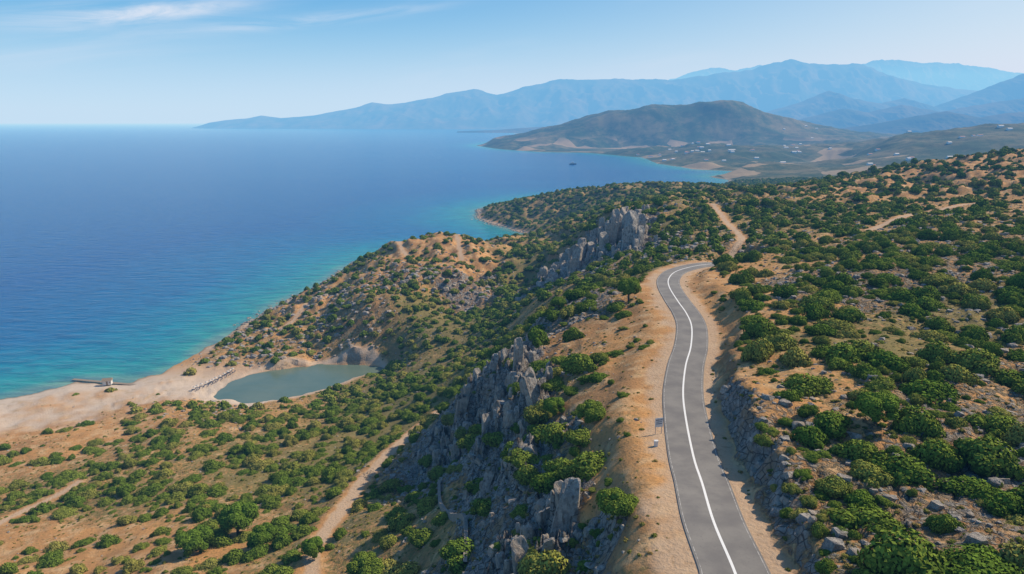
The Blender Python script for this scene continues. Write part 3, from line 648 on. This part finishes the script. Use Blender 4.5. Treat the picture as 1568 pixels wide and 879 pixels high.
bl=math_(nt,'MULTIPLY',mr(nt,eln,.0,.17),mr(nt,azn,.75,-.45))
skc=mixc(nt,bl,(1.,1.05,1.1),(.0,.52,1.1)); skc=mixc(nt,1.,sk.outputs[0],skc,'MULTIPLY')
# milky haze band low over the horizon, whiter toward the sun
hzc=mixc(nt,mr(nt,azn,-.6,.5),(6.2,7.6,9.),(10.2,10.5,10.7))
hb=math_(nt,'EXPONENT',math_(nt,'MULTIPLY',math_(nt,'MAXIMUM',eln,0.),-15.))
skc=mixc(nt,math_(nt,'MULTIPLY',hb,.9),skc,hzc)
# cirrus streaks
e2=math_(nt,'SUBTRACT',eln,math_(nt,'MULTIPLY',azn,.13))
cv=N(nt,'ShaderNodeCombineXYZ',{0:math_(nt,'MULTIPLY',azn,5.),1:math_(nt,'MULTIPLY',e2,42.),2:0.}).outputs[0]
cn=noise(nt,cv,1.,9,.62,.7)
cb=noise(nt,N(nt,'ShaderNodeCombineXYZ',{0:math_(nt,'MULTIPLY',azn,4.),1:math_(nt,'MULTIPLY',e2,16.),2:3.3}).outputs[0],1.,2,.5)
def blob(a0,e0,sa,se):
    da=math_(nt,'DIVIDE',math_(nt,'SUBTRACT',azn,a0),sa); de=math_(nt,'DIVIDE',math_(nt,'SUBTRACT',e2,e0),se)
    q=math_(nt,'ADD',math_(nt,'MULTIPLY',da,da),math_(nt,'MULTIPLY',de,de)); return math_(nt,'EXPONENT',math_(nt,'MULTIPLY',q,-1.))
bb=math_(nt,'ADD',math_(nt,'MULTIPLY',blob(-.47,.190,.12,.010),1.3),math_(nt,'ADD',blob(-.27,.165,.13,.007),math_(nt,'MULTIPLY',blob(-.6,.15,.2,.03),.3)))
bb=math_(nt,'ADD',bb,math_(nt,'MULTIPLY',mr(nt,cb,.5,.75),.2))
cm=math_(nt,'MULTIPLY',mr(nt,cn,.3,.68),bb,True)
cm=math_(nt,'MULTIPLY',cm,mr(nt,eln,.03,.08))
col=mixc(nt,math_(nt,'MULTIPLY',cm,.8),skc,(9.8,10.4,11.))
nt.links.new(col,bg.inputs[0]); bg.inputs[1].default_value=.088; nt.links.new(bg.outputs[0],o.inputs[0])
L=bpy.data.lights.new('sun','SUN'); L.energy=5.; L.angle=math.radians(.5); L.color=(1,.93,.82)
lo=link(bpy.data.objects.new('sun',L)); lo.rotation_euler=sd.to_track_quat('Z','Y').to_euler()
m,nt,o=newmat('haze_air')
k_=1.7; sg=[.149e-4*k_,.364e-4*k_,.667e-4*k_]; dn=1.5e-4; J=(.57,.74,.9)
ab=N(nt,'ShaderNodeVolumeAbsorption',{'Color':tuple(1-q/dn for q in sg),'Density':dn}); em=N(nt,'ShaderNodeEmission',{'Color':tuple(q*j/dn for q,j in zip(sg,J)),'Strength':dn})  # volume glows: emission stands in for light scattered by the haze
ad=nt.nodes.new('ShaderNodeAddShader'); nt.links.new(ab.outputs[0],ad.inputs[0]); nt.links.new(em.outputs[0],ad.inputs[1]); nt.links.new(ad.outputs[0],o.inputs['Volume'])
bm=bmesh.new(); bmesh.ops.create_cube(bm,size=1.)
for v_ in bm.verts: v_.co=((v_.co.x)*150000,(v_.co.y)*110000+30000,(v_.co.z+.5)*1700-80)
me=bpy.data.meshes.new('atmosphere_haze'); bm.to_mesh(me); bm.free(); me.materials.append(m)
link(bpy.data.objects.new('atmosphere_haze',me))
# ---------------------------------------------------------------- camera
cam=bpy.data.cameras.new('camera'); cam.sensor_width=36; cam.lens=1059/1568*36; cam.clip_end=200000; cam.clip_start=1
co=link(bpy.data.objects.new('camera',cam)); co.location=(0,0,CAMH); co.rotation_euler=(math.radians(90-13.4),0,0)
bpy.context.scene.camera=co
sc=bpy.context.scene; sc.view_settings.view_transform='Standard'; sc.view_settings.look='None'; sc.view_settings.exposure=0
